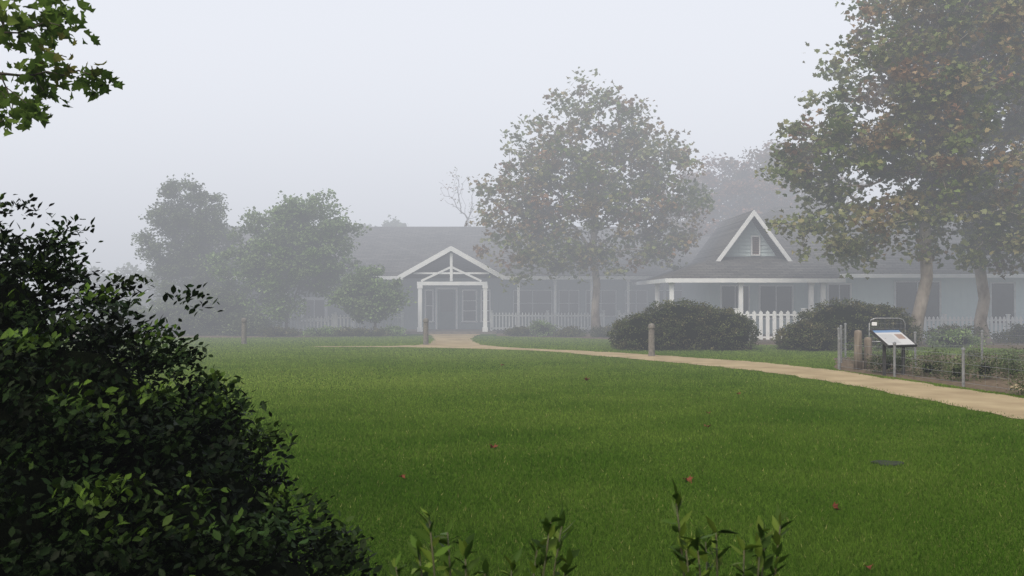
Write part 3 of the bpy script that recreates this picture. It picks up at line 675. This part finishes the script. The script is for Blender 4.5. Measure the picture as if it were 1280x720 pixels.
arch = [(8.45, 23.5, .08), (8.45, 23.5, 1.05), (8.5, 23.5, 1.14), (8.6, 23.5, 1.17), (9.15, 23.5, 1.17), (9.25, 23.5, 1.14), (9.3, 23.5, 1.05), (9.3, 23.5, .08), (8.45, 23.5, .08)]
MB().tube(arch, .016, 8).tube([(8.45, 23.5, .62), (9.3, 23.5, .62)], .012, 8).build('frame', M_METAL, gt, smooth=True)
wm = MB()
for i in range(1, 9): wm.tube([(8.45+.85*i/9, 23.5, .08), (8.45+.85*i/9, 23.5, 1.16)], .002, 4)
for i in range(1, 10): wm.tube([(8.46, 23.5, .08+.107*i), (9.29, 23.5, .08+.107*i)], .002, 4)
wm.build('wire_infill', M_METAL, gt)
MB().box(8.5, 8.62, 23.45, 23.46, 1.0, 1.08).build('plaque', M_WHITE, gt, bevel=.004)

m, nt, out = newmat('sign_face')
b = nt.nodes.new('ShaderNodeBsdfPrincipled'); b.inputs['Roughness'].default_value = .35
tc = nt.nodes.new('ShaderNodeTexCoord'); sp = nt.nodes.new('ShaderNodeSeparateXYZ'); nt.links.new(tc.outputs['Generated'], sp.inputs[0])
def step(sock, lo, hi):
    a = nt.nodes.new('ShaderNodeMath'); a.operation = 'GREATER_THAN'; a.inputs[1].default_value = lo; nt.links.new(sock, a.inputs[0])
    c = nt.nodes.new('ShaderNodeMath'); c.operation = 'LESS_THAN'; c.inputs[1].default_value = hi; nt.links.new(sock, c.inputs[0])
    d = nt.nodes.new('ShaderNodeMath'); d.operation = 'MULTIPLY'; nt.links.new(a.outputs[0], d.inputs[0]); nt.links.new(c.outputs[0], d.inputs[1]); return d.outputs[0]
def mul(a, c):
    d = nt.nodes.new('ShaderNodeMath'); d.operation = 'MULTIPLY'; nt.links.new(a, d.inputs[0]); nt.links.new(c, d.inputs[1]); return d.outputs[0]
def over(base, col, mask):
    x = nt.nodes.new('ShaderNodeMix'); x.data_type = 'RGBA'; x.inputs['B'].default_value = rgb(col); nt.links.new(mask, x.inputs['Factor'])
    if isinstance(base, tuple): x.inputs['A'].default_value = rgb(base)
    else: nt.links.new(base, x.inputs['A'])
    return x.outputs['Result']
X, Y = sp.outputs['X'], sp.outputs['Y']
wv = nt.nodes.new('ShaderNodeTexWave'); wv.bands_direction = 'Y'; wv.inputs['Scale'].default_value = 6; nt.links.new(tc.outputs['Generated'], wv.inputs['Vector'])
c = over((.52, .53, .53), (.14, .24, .40), step(Y, .84, 1.1))
c = over(c, (.30, .22, .18), mul(step(X, .64, .92), step(Y, .4, .72)))
c = over(c, (.30, .32, .33), mul(mul(step(X, .06, .56), step(Y, .1, .72)), step(wv.outputs['Fac'], .65, 2)))
nt.links.new(c, b.inputs['Base Color']); nt.links.new(b.outputs[0], out.inputs['Surface'])
sg = thing('information_sign', 'tilted pale information panel with blue header on dark metal legs', 'sign', (8.2, 20.9, 0))
def sign_part(name, mb, mat):
    o = mb.build(name, mat); o.parent = sg; o.rotation_euler = (math.radians(32), 0, math.radians(24)); o.location = (-.02, .40, .80)
    return o
sign_part('panel', MB().box(-.38, .38, -.28, .28, 0, .012), m)
sign_part('frame', MB().box(-.41, .41, -.31, -.282, -.03, .02).box(-.41, .41, .282, .31, -.03, .02).box(-.41, -.382, -.282, .282, -.03, .02).box(.382, .41, -.282, .282, -.03, .02).box(-.40, .40, -.29, .29, -.03, -.01), M_DKMETAL)
for s in (-.26, .28):
    MB().beam((8.18+s*.91, 21.3+s*.41, 0), (8.18+s*.91, 21.3+s*.41, .80), .06, .05).build('leg', M_DKMETAL, sg)

for i in range(32):
    a = R.random(); x = 8.7 + R.random()*7; y = 16.5 + R.random()*10.5
    if x < 8.8 + (22-y)*.12 + .1 and y < 22: x += .6
    if 16.8 < y < 19.8 and x > 9.0: continue
    q = .16 + .22*R.random(); pl = [GRN, GRN, [(.15, .15, .09), (.10, .13, .06)], [(.12, .15, .09), (.15, .18, .11)]][R.integers(4)]
    make_shrub('garden_plant', 'small scrubby native plant in the mulched garden', 'plant', (x, y, 0), [(x, y, q*.4, q*1.5, q*1.3, q*.8)], 800, .05, 'lance', pl, group='garden plants', clump=.08, core=.35, rough=.5)
for (x, y) in ((8.75, 20.9), (8.9, 19.9), (8.65, 22.2), (8.25, 21.9), (9.2, 21.5), (8.9, 17.0), (9.6, 20.2), (10.4, 20.6), (11.4, 20.4)):
    q = .26+.15*R.random()
    make_shrub('garden_plant', 'straggly dry-tipped plant behind the wire fence', 'plant', (x, y, 0), [(x, y, q*.5, q, q, q*.9)], 1200, .05, 'lance', [(.15, .15, .09), (.09, .13, .05), (.07, .10, .04)], group='garden plants', clump=.08, core=.3, rough=.5)

# ------------------------------------------------------------------ fallen leaves and valve cover
M_FL = surf('dry_red_leaf', (.12, .035, .02), (.17, .055, .03), 30, .8, .2, .1)
def fallen(x, y, s, r):
    tv, tf = LT['maple']; c, si = math.cos(r), math.sin(r)
    v = [((p[0]*c-p[1]*si)*s, (p[0]*si+p[1]*c)*s, p[2]*s*3+.004*math.sin(i*2.1)) for i, p in enumerate(tv)]
    me = bpy.data.meshes.new('fallen_leaf'); me.from_pydata(v, [], [list(f) for f in tf]); me.materials.append(M_FL)
    ob = bpy.data.objects.new('fallen_leaf', me); COL.objects.link(ob); ob.location = (x, y, .030)
    ob.rotation_euler = (R.normal()*.2, R.normal()*.2, 0)
    tag(ob, 'curled reddish-brown dry leaf lying on the lawn', 'leaf', 'fallen leaves on the lawn')
for x, y, s in ((-.18, 11, .10), (1.58, 9.1, .10), (-1.04, 9.2, .07), (2.5, 12.8, .10), (1.46, 19.7, .12), (2.55, 7.9, .08), (2.2, 6.15, .06), (2.8, 14.2, .07), (-.2, 24, .10), (3.9, 17, .08)):
    fallen(x, y, s, R.random()*6)
tag(MB().lathe(3.8, 10.05, [(.15, 0), (.15, .014), (.13, .020), (.0, .021)], 24, .14).build('valve_cover', M_BLACK), 'flat dark irrigation valve cover sunk in the grass', 'cover')
print('done')
